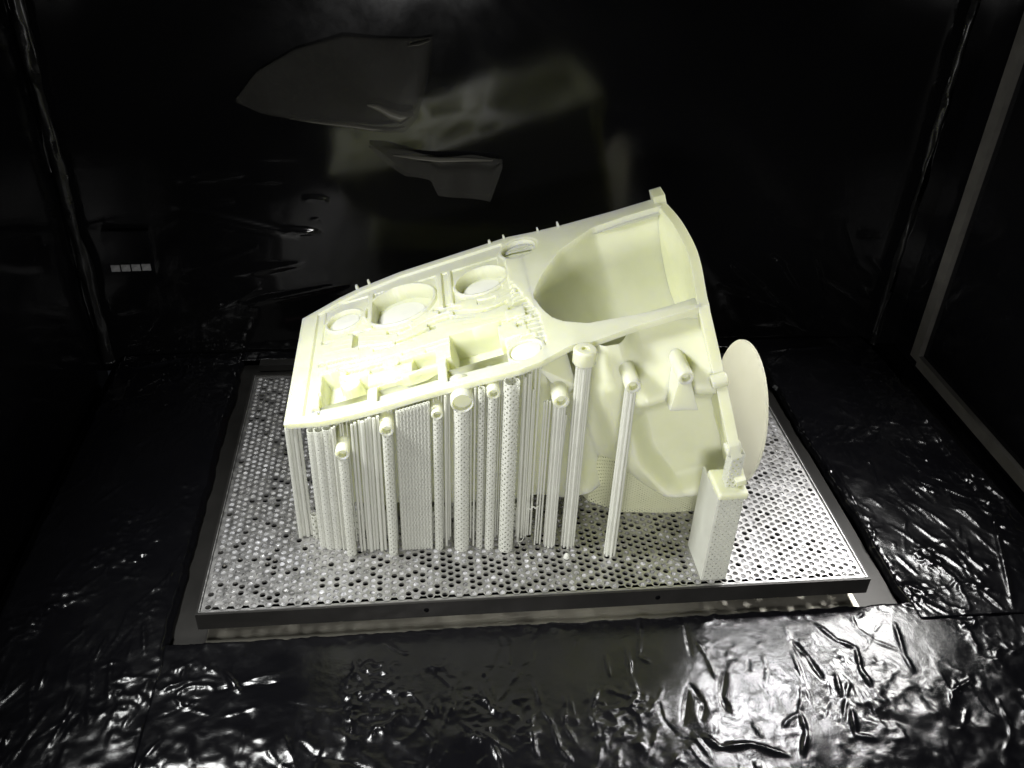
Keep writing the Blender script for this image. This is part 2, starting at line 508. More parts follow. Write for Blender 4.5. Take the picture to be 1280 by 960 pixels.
ssegs = []
_s = random.Random(77)
for k in range(240):
    x = _s.uniform(-0.19, -0.04); y = _s.uniform(-0.2, 0.44); L = _s.uniform(.01, .06); t = _s.gauss(1.45, .3)
    w = _s.uniform(.0007, .0016); ssegs.append((x, y, x + L * math.cos(t), y + L * math.sin(t), w, w * _s.uniform(.6, 1.5)))
for k in range(210):
    x = _s.uniform(0.64, 0.84); y = _s.uniform(-0.03, 0.44); L = _s.uniform(.01, .05); t = _s.gauss(1.8, .4)
    w = _s.uniform(.0007, .0016); ssegs.append((x, y, x + L * math.cos(t), y + L * math.sin(t), w, w * _s.uniform(.6, 1.4)))
ssegs += [(0.655, 0.40, 0.70, 0.44, .002, .002), (0.75, 0.40, 0.80, 0.36, .002, .002), (0.80, 0.37, 0.795, 0.12, .004, .003),
          (0.795, 0.12, 0.74, -0.02, .003, .003), (0.66, .43, .76, .435, .0025, .0025), (-0.12, .27, -.10, .30, .003, .003),
          (-0.16, 0.43, -0.10, 0.45, .003, .004), (-0.10, .45, -0.04, .437, .003, .004), (-.05, .44, -.02, .445, .002, .003)]
def h_left(x, y):
    k = 1 - sstep(-0.185, -0.15, x)
    z = ZT + 0.0007 + vnoise(x, y, 0.07, 51, 2) * 0.002 + vnoise(x, y, 0.014, 53, 3) * 0.00045 + crumple(x, y, 83, 1.2 + 1.0 * sstep(0.38, 0.44, y)) + ridge_field(x, y, ssegs)
    inner = sstep(-0.034, -0.028, x)
    z += vnoise(x, y, 0.007, 55, 3) * 0.0012 * (np.exp(-((x + 0.03) / 0.008) ** 2) + np.exp(-((x + 0.19) / 0.015) ** 2) + np.exp(-((y - .445) / .012) ** 2))
    z -= inner * 0.006 * sstep(-0.03, -0.0, y)
    z += sstep(0.0, -0.08, y) * (vnoise(x, y, 0.02, 59, 3) * 0.0016) - 0.030 * sstep(-0.20, -0.42, y)
    z -= 0.05 * sstep(-0.178, -0.198, x)
    xx = x + vnoise(y, y * 0, 0.03, 57, 3) * 0.003 * sstep(-0.06, -0.028, x)
    return xx, y, z
film('film_sheet', -0.2, -0.028, -0.44, 0.462, 0.0018, h_left,
     'narrow black plastic film covering the work top left of the platform')
def h_right(x, y):
    z = ZT + 0.0007 + vnoise(x, y, 0.07, 151, 2) * 0.003 + vnoise(x, y, 0.016, 153, 3) * 0.0006 + crumple(x, y, 85, 1.0) + ridge_field(x, y, ssegs)
    inner = 1 - sstep(0.635, 0.641, x)
    z += vnoise(x, y, 0.008, 155, 3) * 0.0016 * (np.exp(-((x - 0.64) / 0.008) ** 2) + np.exp(-((x - 0.80) / 0.02) ** 2))
    z -= inner * 0.006
    z -= 0.05 * sstep(0.815, 0.84, x + 0.05 * (y - 0.2))
    xx = x + vnoise(y, y * 0, 0.03, 157, 3) * 0.003 * (1 - sstep(0.635, 0.66, x)) + 0.004 * (1 - sstep(0.635, 0.66, x))
    return xx, y, z
film('film_sheet', 0.635, 0.845, -0.03, 0.462, 0.0018, h_right,
     'black plastic film covering the work top right of the platform')
def h_back(x, y):
    z = ZT + 0.0014 + vnoise(x, y, 0.05, 251, 2) * 0.002 + vnoise(x, y, 0.012, 253, 3) * 0.0012
    return x, y, z
film('film_sheet', -0.03, 0.637, 0.443, 0.462, 0.0018, h_back,
     'thin strip of black film along the foot of the back wall')

# loose film flaps curling off the back wall
def flap(outline, lift, label):
    """outline: list of (x, z_bottom, z_top); lift(s, t) is the distance off the wall"""
    nu, nv = 60, 30
    xs = np.linspace(outline[0][0], outline[-1][0], nu)
    lo = np.interp(xs, [q[0] for q in outline], [q[1] for q in outline])
    hi = np.interp(xs, [q[0] for q in outline], [q[2] for q in outline])
    s, t = np.meshgrid(np.linspace(0, 1, nu), np.linspace(0, 1, nv), indexing='ij')
    Z = lo[:, None] * (1 - t) + hi[:, None] * t
    X = np.repeat(xs[:, None], nv, 1)
    Y = YB - 0.004 - lift(s, t)
    V = np.stack([X, Y, Z], -1).reshape(-1, 3); Vb = V + np.array([0, 0.0008, 0]); n = len(V)
    f = grid_faces(nu, nv); f2 = [tuple(n + i for i in q[::-1]) for q in f]
    rim = [i * nv for i in range(nu)] + [(nu - 1) * nv + j for j in range(1, nv)] + \
          [i * nv + nv - 1 for i in range(nu - 2, -1, -1)] + [j for j in range(nv - 2, 0, -1)]
    f3 = [(rim[k], n + rim[k], n + rim[(k + 1) % len(rim)], rim[(k + 1) % len(rim)]) for k in range(len(rim))]
    o = make('film_flap', np.vstack([V, Vb]), f + f2 + f3, M['flap'], smooth=180)
    return tag(o, label, 'film flap')
FLAP1 = flap([(0.005, .298, .301), (0.03, .286, .33), (0.073, .278, .354), (0.125, .272, .369), (0.16, .267, .366), (0.185, .268, .3655), (0.200, .283, .3655), (0.212, .325, .367), (0.219, .362, .368)],
     lambda s, t: 0.006 + 0.006 * s ** 2 * (1 - 0.9 * t) + 0.004 * np.sin(9 * s + 3 * t) * s + 0.004 * np.exp(-(t / 0.12) ** 2) * s,
     'large leaf shaped flap of loose film curling off the back wall, the upper one')
FLAP2 = flap([(0.145, .246, .249), (0.165, .228, .2475), (0.185, .212, .244), (0.214, .208, .236), (0.222, .190, .236), (0.262, .184, .237), (0.284, .182, .234), (0.297, .225, .2335)],
     lambda s, t: 0.004 + 0.005 * s * (1 - t) + 0.004 * np.exp(-((t - 0.85) / 0.12) ** 2) + 0.003 * np.sin(14 * s),
     'smaller ragged flap of loose film below the leaf shaped one')

def curl(parent, path, w, name='curl_glint'):
    b = MB(); n = 7; V = []
    path = [Vector(q) for q in path]
    for k, c in enumerate(path):
        for i in range(n):
            a = math.pi * i / (n - 1)
            ww = w[k]
            V.append((c.x, c.y - 0.0035 * math.sin(a) * (0.4 + ww / max(w)), c.z + ww * (i / (n - 1) - 0.5)))
    m_ = len(path)
    V += [(x, y + 0.0007, z) for x, y, z in V]
    N2 = m_ * n
    f = [q for q in grid_faces(m_, n)] + [tuple(N2 + i for i in q[::-1]) for q in grid_faces(m_, n)]
    return make(name, V, f, M['glint'], parent, smooth=180)
curl(FLAP1, [(0.060, YB - .0085, .2800), (0.095, YB - .0095, .2755), (0.125, YB - .0105, .2728), (0.150, YB - .0115, .2695), (0.172, YB - .0125, .2695), (0.186, YB - .013, .2725)], [.0015, .004, .005, .0055, .004, .0015])
curl(FLAP1, [(0.146, YB - .0125, .296), (0.158, YB - .0130, .293), (0.170, YB - .0135, .286), (0.182, YB - .0140, .282), (0.196, YB - .0140, .2865)], [.002, .008, .012, .013, .004])
curl(FLAP1, [(0.192, YB - .0135, .3595), (0.204, YB - .0135, .3615), (0.216, YB - .0135, .3655)], [.001, .003, .001])
curl(FLAP2, [(0.172, YB - .011, .2385), (0.200, YB - .0115, .2350), (0.225, YB - .0115, .2325), (0.255, YB - .0115, .2330), (0.286, YB - .0115, .2320)], [.001, .004, .005, .004, .001])

# button strip on the wall behind the film
e = empty('button_panel', (-0.143, YB - 0.006, 0.118)); tag(e, 'small black panel with a row of four pale buttons on the back wall', 'panel')
b = MB(); b.box(-0.026, 0.027, -0.004, 0.006, -0.026, 0.030); b.build('panel_plate', M['black'], e)
q0 = None
for k in range(4):
    x0 = -0.0225 + k * 0.0118
    if q0 is None:
        b = MB(); b.box(-0.0050, 0.0050, -0.0016, 0.0, -0.0042, 0.0042)
        b.tube((0, -0.0024, 0), (0, -0.0014, 0), 0.0022, n=12)
        q0 = b.build('button', M['label'], e); q = q0
    else:
        q = q0.copy(); C.objects.link(q); q.parent = e
    q.location = (x0 + 0.005, -0.0045, -0.0165 + 0.0003 * k)

# door seal frame on the right wall
e = empty('door_frame', (XR, 0.40, -0.02)); tag(e, 'grey brown seal frame of the dark door in the right wall', 'door frame')
def vbar(y0, y1, z0, z1):
    b = MB(); b.box(-0.010, 0.004, y0, y1, z0, z1); return b
o = vbar(-0.0125, 0.0055, 0.0, 1.1).build('frame_post', M['seal'], e)
o = vbar(-0.95, -0.0130, -0.006, 0.0085).build('frame_rail', M['seal'], e)
b = MB(); b.box(-0.0035, 0.003, -0.95, -0.0135, 0.009, 1.1); b.build('door_pane', M['black'], e)

# strip of film up the back right and back left corners
def corner(x0, x1, ybase, label, seed):
    rr = random.Random(seed); b = MB()
    nz, nx = 160, 9
    z, s = np.meshgrid(np.linspace(-0.03, 0.62, nz), np.linspace(0, 1, nx), indexing='ij')
    X = x0 + (x1 - x0) * s + vnoise(z, s, 0.05, seed, 3) * 0.006
    Y = ybase - 0.005 * np.sin(np.pi * s) + vnoise(z, s * 0.05, 0.03, seed + 3, 3) * 0.0022
    V = np.stack([X, Y, z], -1).reshape(-1, 3)
    Vb = V + np.array([0, 0.001, 0]); n = len(V)
    f = grid_faces(nz, nx, True); f2 = [tuple(n + i for i in q[::-1]) for q in f]
    nu, nv = nz, nx
    rim = [i * nv for i in range(nu)] + [(nu - 1) * nv + j for j in range(1, nv)] + \
          [i * nv + nv - 1 for i in range(nu - 2, -1, -1)] + [j for j in range(nv - 2, 0, -1)]
    f3 = [(rim[k], n + rim[k], n + rim[(k + 1) % len(rim)], rim[(k + 1) % len(rim)]) for k in range(len(rim))]
    return tag(make('corner_film', np.vstack([V, Vb]), f + f2 + f3, M['corner'], smooth=180), label, 'film strip')
corner(-0.203, -0.188, YB - 0.012, 'crumpled film strip running up the left rear corner', 5)
corner(0.812, 0.822, YB - 0.012, 'thin crumpled film strip running up the right rear corner', 8)

# ------------------------------------------------------------------ the perforated platform
plat = empty('build_platform', (0, 0, 0))
tag(plat, 'perforated steel build platform with dark rim under the white print', 'platform')
PITCH = 0.00735
COL = PITCH * math.sqrt(3) / 2
NH = 10
ncol = int((W - 0.006) / COL); nrow = int((D - 0.006) / PITCH)
ox = (W - (ncol - 1) * COL) / 2; oy = (D - (nrow - 0.5) * PITCH) / 2 + 0.2 * PITCH
RH = 0.0026
def hole_ctr(i, j): return ox + i * COL, oy + (j + (0.5 if i % 2 else 0)) * PITCH
V = []; F = []
hexv = [(math.cos(math.radians(60 * k)) * PITCH / math.sqrt(3), math.sin(math.radians(60 * k)) * PITCH / math.sqrt(3)) for k in range(6)]
mids = [((hexv[k][0] + hexv[(k + 1) % 6][0]) / 2, (hexv[k][1] + hexv[(k + 1) % 6][1]) / 2) for k in range(6)]
out12 = [q for k in range(6) for q in (hexv[k], mids[k])]
in12 = [(RH * math.cos(math.radians(30 * k)), RH * math.sin(math.radians(30 * k))) for k in range(12)]
centers = []
for i in range(ncol):
    for j in range(nrow):
        cx, cy = hole_ctr(i, j)
        if cy > D - 0.004: continue
        centers.append((cx, cy))
        b0 = len(V)
        V += [(min(max(cx + a, 0.0008), W - 0.0008), min(max(cy + c, 0.0008), D - 0.0008), 0.0) for a, c in out12]
        V += [(cx + a, cy + c, 0.0) for a, c in in12]
        V += [(cx + a * 0.97, cy + c * 0.97, -0.0020) for a, c in in12]
        for k in range(12):
            l = (k + 1) % 12
            F.append((b0 + k, b0 + l, b0 + 12 + l, b0 + 12 + k))
            F.append((b0 + 12 + k, b0 + 12 + l, b0 + 24 + l, b0 + 24 + k))
sheet = make('perforated_sheet', V, F, M['plate'], plat)
sheet['kind'] = 'stuff'
# margins where the hexagon pattern stops short of the rim
b = MB()
xmin = min(c[0] for c in centers); xmax = max(c[0] for c in centers); ymin = min(c[1] for c in centers); ymax = max(c[1] for c in centers)
b.box(0.0005, W - 0.0005, 0.0005, D - 0.0005, -0.0012, -0.0010) if False else None
for x0, x1, y0, y1 in ((0.0005, xmin - RH, 0.0005, D - 0.0005), (xmax + RH, W - 0.0005, 0.0005, D - 0.0005)):
    b.box(x0, x1, y0, y1, -0.0020, -0.0006)
for x0, x1, y0, y1 in ((xmin - RH, xmax + RH, 0.0005, ymin - RH), (xmin - RH, xmax + RH, ymax + RH, D - 0.0005)):
    b.box(x0, x1, y0, y1, -0.0020, -0.0006)
b.build('sheet_margin', M['plate'], plat)
# cured resin left in most of the holes
fill = MB(); cr = random.Random(3)
fV = []; fF = []
cxs = np.array(centers)
openp = 0.10 + 0.55 * np.exp(-(((cxs[:, 0] - 0.40) / 0.06) ** 2 + ((cxs[:, 1] - 0.05) / 0.05) ** 2)) \
    + 0.50 * np.exp(-(((cxs[:, 0] - 0.21) / 0.07) ** 2 + ((cxs[:, 1] - 0.035) / 0.025) ** 2)) \
    + 0.28 * np.exp(-(((cxs[:, 0] - 0.32) / 0.07) ** 2 + ((cxs[:, 1] - 0.05) / 0.05) ** 2)) \
    + 0.22 * np.exp(-(((cxs[:, 0] - 0.50) / 0.05) ** 2 + ((cxs[:, 1] - 0.12) / 0.08) ** 2)) \
    + 0.15 * (vnoise(cxs[:, 0], cxs[:, 1], 0.05, 77, 2) > 0.25)
for (cx, cy), op in zip(centers, openp):
    if cr.random() < op: continue
    z0 = -0.0004 - 0.0012 * cr.random()
    dome = cr.uniform(-0.0005, 0.0007)
    tx, ty = cr.gauss(0, 0.00022), cr.gauss(0, 0.00022)
    b0 = len(fV); r_ = RH * 0.985
    n_ = 10
    for rr_, hh in ((1.0, 0), (0.6, dome * 0.64)):
        for k in range(n_):
            a = 2 * math.pi * k / n_
            fV.append((cx + r_ * rr_ * math.cos(a), cy + r_ * rr_ * math.sin(a), z0 + hh + tx * math.cos(a) * rr_ + ty * math.sin(a) * rr_))
    fV.append((cx, cy, z0 + dome))
    for k in range(n_):
        l = (k + 1) % n_
        fF.append((b0 + k, b0 + l, b0 + n_ + l, b0 + n_ + k)); fF.append((b0 + n_ + k, b0 + n_ + l, b0 + 2 * n_))
o = make('hole_resin', fV, fF, M['fill'], plat, smooth=180); o['kind'] = 'stuff'
# rim rails with the little screws
RT = 0.0022
def rail(x0, x1, y0, y1):
    b = MB(); b.box(x0, x1, y0, y1, -0.0175, 0.0006); return b
rails = []
fr_ = rail(-RT, W + RT, -RT, 0.0).build('rim_rail', M['rim'], plat)
rail(-RT, W + RT, D, D + RT).build('rim_rail', M['rim'], plat)
rail(-RT, 0.0, 0.0003, D - 0.0003).build('rim_rail', M['rim'], plat)
rail(W, W + RT, 0.0003, D - 0.0003).build('rim_rail', M['rim'], plat)
s0 = None
for x in (0.1943, 0.4025):
    if s0 is None:
        b = MB(); b.lathe((0, -RT, 0), (0, -1, 0), [(0.0024, -0.001), (0.0024, 0.0006), (0.0019, 0.0009), (0.0012, 0.0009), (0.0010, 0.0001)], 14)
        s0 = b.build('screw', M['black'], plat, 30); q = s0
    else:
        q = s0.copy(); C.objects.link(q); q.parent = plat
    q.location = (x, 0, -0.0085)
# thin bright worn lip along the front and side edges of the sheet
b = MB()
b.box(0, W, 0.00005, 0.0009, 0.0007, 0.0013); b.box(0.00005, 0.0009, 0.001, D, 0.0007, 0.0013); b.box(W - 0.0009, W - 0.00005, 0.001, D, 0.0007, 0.0013)
b.build('edge_lip', M['plate'], plat)

# ------------------------------------------------------------------ the printed gearbox housing
T = math.radians(17.5)
O_ = np.array([0.077, 0.088, 0.135])
U_ = np.array([math.cos(T), 0, math.sin(T)]); V_ = np.array([0, 1.0, 0]); N_ = np.cross(U_, V_)
def loc(u, v, n):
    """housing axes in millimetres -> metres"""
    u, v, n = np.broadcast_arrays(np.asarray(u, float), np.asarray(v, float), np.asarray(n, float))
    return (O_ + (u[..., None] * U_ + v[..., None] * V_ + n[..., None] * N_) / 1000.0)
house = empty('gearbox_print', (0, 0, 0))
tag(house, 'large tilted cream resin gearbox housing print standing on its supports', '3d print')

FU = [0, 34, 52, 80, 133, 209, 228, 240, 254, 264, 273, 314, 355, 372]
FV = [-3.4, -14.4, -17, -19, -19, -23, -20, -15, -9.5, -10, -13, -8.5, -9, -8]
BU = [0, 40, 56, 60, 105, 203, 222, 250, 279, 330, 372, 385]
BV = [178, 200, 206, 208, 217, 222, 223, 217, 213, 210, 210, 212]
def v_front(u): return np.interp(u, FU, FV)
def v_back(u): return np.interp(u, BU, BV)
def u_end(v):   # the bulging end of the bell
    return sum(np.interp(np.asarray(v, float) + k, [-20, -8, 25, 50, 75, 100, 150, 185, 210, 222], [372, 373, 379, 384, 388, 391, 392, 389, 385, 384]) for k in (-14, -7, 0, 7, 14)) / 5

def sbox(u, v, u0, u1, v0, v1, e=1.2):
    return sstep(u0 - e / 2, u0 + e / 2, u) * (1 - sstep(u1 - e / 2, u1 + e / 2, u)) * sstep(v0 - e / 2, v0 + e / 2, v) * (1 - sstep(v1 - e / 2, v1 + e / 2, v))
def scirc(u, v, cu, cv, r, e=1.3, k=1.0):
    d = np.hypot(u - cu, (v - cv) * k)
    return 1 - sstep(r - e / 2, r + e / 2, d)
BORES = [(104, 152, 35, 17, 25), (188, 151, 25, 14, 19), (46.4, 152, 17.5, 6, 14), (231, 192, 17, 9, None), (217, 4, 14, 3, 13)]

def depth_body(u, v):
    """depth below the mating face, millimetres"""
    vf = v_front(u); vb = v_back(u)
    d = np.zeros_like(u)
    inside = sbox(u, v - vf, 17, 250, 11, 999) * (1 - sstep(-11, -9.5, v - vb))
    # stepped channel field, running along the housing, each lane wandering
    lanes = v + 3.0 * np.sin(u / 37.0) + 0.8 * np.sin(u / 11.0 + 1.3) + 0.06 * u
    for cu, cv, r, _a, _b in BORES[:2]:
        lanes = lanes + 16 * np.exp(-((u - cu) / 26.0) ** 2) * np.exp(-((v - 100) / 32.0) ** 2)
    lane_i = np.floor(lanes / 8.0); lane_f = lanes / 8.0 - lane_i
    seg_rng = np.random.default_rng(99)
    offs = seg_rng.uniform(0, 40, 64); lens = seg_rng.uniform(20, 62, 64)
    tab = seg_rng.choice([0.9, 1.8, 2.6, 3.6, 6.0], size=(64, 40), p=[.2, .3, .25, .15, .1])
    li = (lane_i.astype(int)) % 64
    su = (u + offs[li]) / lens[li]; si = np.floor(su).astype(int) % 40; sf = su - np.floor(su)
    dep = tab[li, si]
    wallm = sstep(0.04, 0.16, lane_f) * (1 - sstep(0.86, 0.98, lane_f))
    e = 2.0 / lens[li]
    wallu = sstep(e * .5, e * 1.1, sf) * (1 - sstep(1 - e * 1.1, 1 - e * .5, sf))
    ch = dep * wallm * wallu
    zone = inside * sbox(u, v, 24, 236, 2, 128, 3) * (1 - sstep(236, 238, u + 0.25 * np.maximum(v - 50, 0)))
    d = np.maximum(d, ch * zone)
    d = np.maximum(d, 2.4 * inside * (1 - sstep(214, 216, u)) )
    # back recess round the bores with its stepped borders
    d = np.maximum(d, 4.0 * sbox(u, v, 24, 208, 122, 190) * inside)
    # raised collars
    for cu, cv, r, dp, fl in BORES:
        ringm = scirc(u, v, cu, cv, r + 3.5)
        d = d * (1 - ringm) + ringm * (0.9 if r > 15 else -1.0)
        hole = scirc(u, v, cu, cv, r)
        d = np.maximum(d, hole * dp)
    # web ribs between the bores
    for (a, bq, w) in ((70, 76, 0), (143, 149, 0), (155, 159, 0)):
        d = d * (1 - sbox(u, v, a, bq, 120, 190)) + 1.2 * sbox(u, v, a, bq, 120, 190)
    # deep pockets
    d = np.maximum(d, 30 * sbox(u, v, 147, 200, -9, 66, 1.6) * (1 - sbox(u, v, 144, 152, 30, 70)))
    d = np.maximum(d, 20 * sbox(u, v, 30, 46, 2, 62, 1.6))
    d = np.maximum(d, 17 * sbox(u, v, 30, 74, 0, 40, 1.6))
    d = np.maximum(d, 14 * sbox(u, v, 84, 138, -8, 22, 1.6))
    d = np.maximum(d, 15 * sbox(u, v, 116, 137, 26, 48, 1.6))
    d = np.maximum(d, 24 * sbox(u, v, 133, 139, 86, 97, 1.4))
    d = np.maximum(d, 14 * sbox(u, v, 57, 62, 96, 124, 1.4))
    d = d * (1 - scirc(u, v, 58, 36, 9)) + 4 * scirc(u, v, 58, 36, 9)
    d = d * (1 - scirc(u, v, 96, 49, 8)) + 2 * scirc(u, v, 96, 49, 8)
    d = d * (1 - sbox(u, v, 160, 166, -9, 12)) + 16 * sbox(u, v, 160, 166, -9, 12)
    # raised pads
    d = d * (1 - sbox(u, v, 196, 222, 30, 54)) - 1.5 * sbox(u, v, 196, 222, 30, 54)
    d = np.maximum(d, 6 * sbox(u, v, 214, 219, 44, 50))
    d = d * (1 - sbox(u, v, 206, 224, 60, 76)) - 0.8 * sbox(u, v, 206, 224, 60, 76)
    lip = (1 - sstep(2.0, 4.0, v - vf)) * 0
    return d - lip

def smooth_interp(x, xs, ys, r):
    return sum(np.interp(x + k * r, xs, ys) for k in (-1, -.5, 0, .5, 1)) / 5
def depth_bell(u, v):
    c = 88.0
    wb = smooth_interp(u, [235, 237, 242, 250, 271, 309, 345, 400], [0, 10, 24, 40, 73, 99, 102, 102], 3)
    wf = smooth_interp(u, [235, 236.5, 240, 246, 255, 274, 318, 372, 400], [0, 12, 28, 45, 57, 71, 80, 92, 94], 2)
    w = np.maximum(np.where(v > c, wb, wf), 1e-3)
    q = np.clip(1 - ((v - c) / w) ** 2, 0, 1)
    dmax = 86 * smooth_interp(u, [235, 240, 288, 300, 400], [0, .16, .93, 1, 1], 5)
    d = dmax * q ** 0.55 * (u > 235)
    # cast web near the end flange, on the front half
    web = sbox(u, v, 318, 374, 12, 46, 10) * sstep(310, 372, u)
    d = d - 0.42 * d * web
    return d

def top_grid(name, u0, u1, nu, nv, dfun, m, end=False):
    s = np.linspace(0, 1, nu); t = np.linspace(0, 1, nv)
    u = np.repeat((u0 + (u1 - u0) * s)[:, None], nv, 1)
    vf = v_front(u); vb = v_back(u)
    v = vf + (vb - vf) * t[None]
    if end:
        ue = u_end(v) - 6.5
        k = sstep(0.0, 1.0, (u - u0) / (u1 - u0)) * ((u - u0) / (u1 - u0))
        u = u + (ue - u1) * k
    d = dfun(u, v)
    P = loc(u, v, -d).reshape(-1, 3)
    f = grid_faces(nu, nv)
    # front and back edge skirts: a 5 mm thick flange
    VV = [P]; base = nu * nv
    for side, (idx, vv, inn) in enumerate(((np.arange(nu) * nv, v[:, 0], 1), (np.arange(nu) * nv + nv - 1, v[:, -1], -1))):
        uu = u[:, 0 if side == 0 else -1]
        r1 = loc(uu, vv, np.full(nu, -5.5)); r2 = loc(uu, vv + inn * 26, np.full(nu, -6.5))
        VV += [r1, r2]
        for i in range(nu - 1):
            a0, a1 = int(idx[i]), int(idx[i + 1]); b0, b1 = base + i, base + i + 1; c0, c1 = b0 + nu, b1 + nu
            q = [(a0, b0, b1, a1), (b0, c0, c1, b1)]
            if side == 0: q = [x[::-1] for x in q]
            f += q
        base += 2 * nu
    return make(name, np.vstack(VV), f, m, house, smooth=38)
top_grid('mating_face', 0, 233, 300, 310, depth_body, M['resin'])
top_grid('bell_housing', 233, 372, 180, 280, lambda u, v: np.maximum(depth_bell(u, v), depth_body(u, v) * (u < 252)), M['resin'], end=True)

# flat floors at the bottom of the round bores
for cu, cv, r, dp, fl in BORES:
    if fl is None: continue
    b = MB()
    sh = 0 if dp < 10 else -0.16 * dp
    b.lathe(loc(cu + sh, cv, -dp + 0.1), N_, [((fl) / 1000, 0), (fl / 1000, 0.0012), ((fl - 0.8) / 1000, 0.0016)], 40)
    b.build('bore_floor', M['resin_floor'], house, 30)

# small tabs along the back edge, and the lug on the corner of the bell
for (u, v, a, h) in ((58.2, 208.5, 1.8, 4), (71.5, 210.5, 1.5, 5), (203.8, 221, 1.8, 3.5), (219.4, 222, 1.4, 4), (255.4, 215.5, 1.3, 4), (276.8, 212.5, 1.5, 5)):
    b = MB()
    pts = [loc(u + du, v + dv, n) for n, s_ in ((-6, 1.0), (0, 1.0), (h, 0.55)) for du, dv in ((-a * s_, -a), (a * s_, -a), (a * s_, a), (-a * s_, a))]
    f = [(0, 1, 5, 4), (1, 2, 6, 5), (2, 3, 7, 6), (3, 0, 4, 7), (4, 5, 9, 8), (5, 6, 10, 9), (6, 7, 11, 10), (7, 4, 8, 11), (8, 9, 10, 11), (3, 2, 1, 0)]
    b.add(pts, f).build('edge_tab', M['resin'], house)

def prism_uv(name, outline, n0, n1, m, smooth=None):
    k = len(outline)
    V = [loc(u, v, n0) for u, v in outline] + [loc(u, v, n1) for u, v in outline]
    f = [tuple(range(k - 1, -1, -1)), tuple(range(k, 2 * k))] + [(i, (i + 1) % k, k + (i + 1) % k, k + i) for i in range(k)]
    return make(name, V, f, m, house, smooth)
prism_uv('corner_lug', [(376, 198), (388, 198), (388, 218), (376, 218)], -12, 7, M['resin'])

# end flange: a curved plate closing the bell (outline in v, n; every point has its own u)
EO = [(212, 0), (185, -2), (150, -3), (100, -4), (60, -3), (25, -2), (-8, 0), (-19, -15), (-27, -28), (-33, -36), (-38, -45), (-49, -60), (-60, -76), (-72, -100), (-75, -112), (-62, -122), (-66, -130), (-79, -134), (-77, -141), (-60, -150), (-30, -166), (20, -178), (100, -186), (180, -180), (222, -130), (216, -50)]
_eo = []
for (p, q) in zip(EO, EO[1:] + EO[:1]):
    ns = 6 if (p[1] > -6 and q[1] > -6) else (3 if p[0] < -5 and p[1] > -100 else 1)
    _eo += [(p[0] + (q[0] - p[0]) * i / ns, p[1] + (q[1] - p[1]) * i / ns) for i in range(ns)]
EO = _eo
def fl_u(v, n):
    base = np.interp(v, [-90, -60, -30, -8], [364, 367.5, 371, 373]) if v < -8 else float(u_end(np.array(v)))
    if v >= -8 and n < -5: base = base - (base - 372) * min(1, (-n - 5) / 60)
    return base
k = len(EO)
Vv = [loc(fl_u(v, n) - 9, v, n) for v, n in EO] + [loc(fl_u(v, n), v, n) for v, n in EO]
cen = loc(366, 70, -90), loc(376, 70, -90)
f = [(i, k + i, k + (i + 1) % k, (i + 1) % k) for i in range(k)]
Vv += list(cen)
f += [((i + 1) % k, 2 * k, i) for i in range(k)] + [(k + i, 2 * k + 1, k + (i + 1) % k) for i in range(k)]
fl = make('end_flange', Vv, f, M['resin'], house)
bv = fl.modifiers.new('bevel', 'BEVEL'); bv.width = 0.0012; bv.segments = 2; bv.limit_method = 'ANGLE'; bv.angle_limit = math.radians(25)
for (v, n, w, h) in ((-46, -52, 9, 12), (-70, -106, 9, 13)):
    uu = fl_u(v, n)
    b = MB()
    c0 = loc(uu - 12, v + 3, n); 
    b.lathe(c0, U_, [(0.0050, 0), (0.0062, 0.001), (0.0062, 0.0125), (0.0052, 0.0135)], 20)
    b.build('flange_ear', M['resin'], house, 40)

# front and end walls -----------------------------------------------------------------
def m_max(u, zb): return (0.135 + 0.3007 * u / 1000 - zb) / 0.9537 * 1000
def front_v(u, m):
    us = u - 18 * sstep(130, 205, m) - 10 * (1 - sstep(16, 60, m))
    plane = smooth_interp(m, [0, 10, 16, 58, 64, 78, 96, 160, 182, 192, 215], [5, 5, 0, -36, -37, -18, 0, 6, 2, -13, -16], 4)
    plane = plane - 10 * sstep(338, 372, u) * sstep(20, 60, m)
    left = smooth_interp(us, [200, 232, 236, 250, 258, 270, 284, 300, 320], [14, 14, 13, 12, 4, -17, -20, -20, -18], 3)
    wu = sstep(282, 304, us)
    v = left * (1 - wu) + plane * wu
    v = v + 24 * sbox(u, m, 230, 256, 7, 62, 6) + 3 * sbox(u, m, 256, 280, 12, 48, 9)
    v = v + 34 * sstep(215, 250, us) * (1 - sstep(250, 300, us)) * sstep(110, 205, m)
    return v
def side_wall(name, u0, u1, nu, nm, zb, extra=None):
    u = np.repeat(np.linspace(u0, u1, nu)[:, None], nm, 1)
    t = np.linspace(0, 1, nm)[None]
    m_ = 5.0 + (m_max(u, zb(u)) - 5.0) * t
    v = front_v(u, m_)
    if extra is not None: v = v + extra(u, m_)
    P = loc(u, v, -m_).reshape(-1, 3)
    # underside: carry the bottom edge back under the body
    vb = np.full(nu, 198.0)
    bot = loc(u[:, -1], vb, -m_[:, -1])
    f = grid_faces(nu, nm); n0 = len(P)
    for i in range(nu - 1):
        f.append((i * nm + nm - 1, (i + 1) * nm + nm - 1, n0 + i + 1, n0 + i))
    f = [q[::-1] for q in f]
    return make(name, np.vstack([P, bot]), f, M['resin'], house, smooth=75)
side_wall('gear_case_wall', 14, 250, 190, 60, lambda u: 0.026 + 0 * u,
          lambda u, m: -6 * np.exp(-((u - 120) / 14) ** 4) + 3 * np.sin(u / 9.0) * sstep(6, 14, m))
side_wall('bell_wall', 250, 367, 190, 190, lambda u: 0.043 + 0.00045 * np.maximum(0, 298 - u) + 0.00022 * np.maximum(0, u - 325))
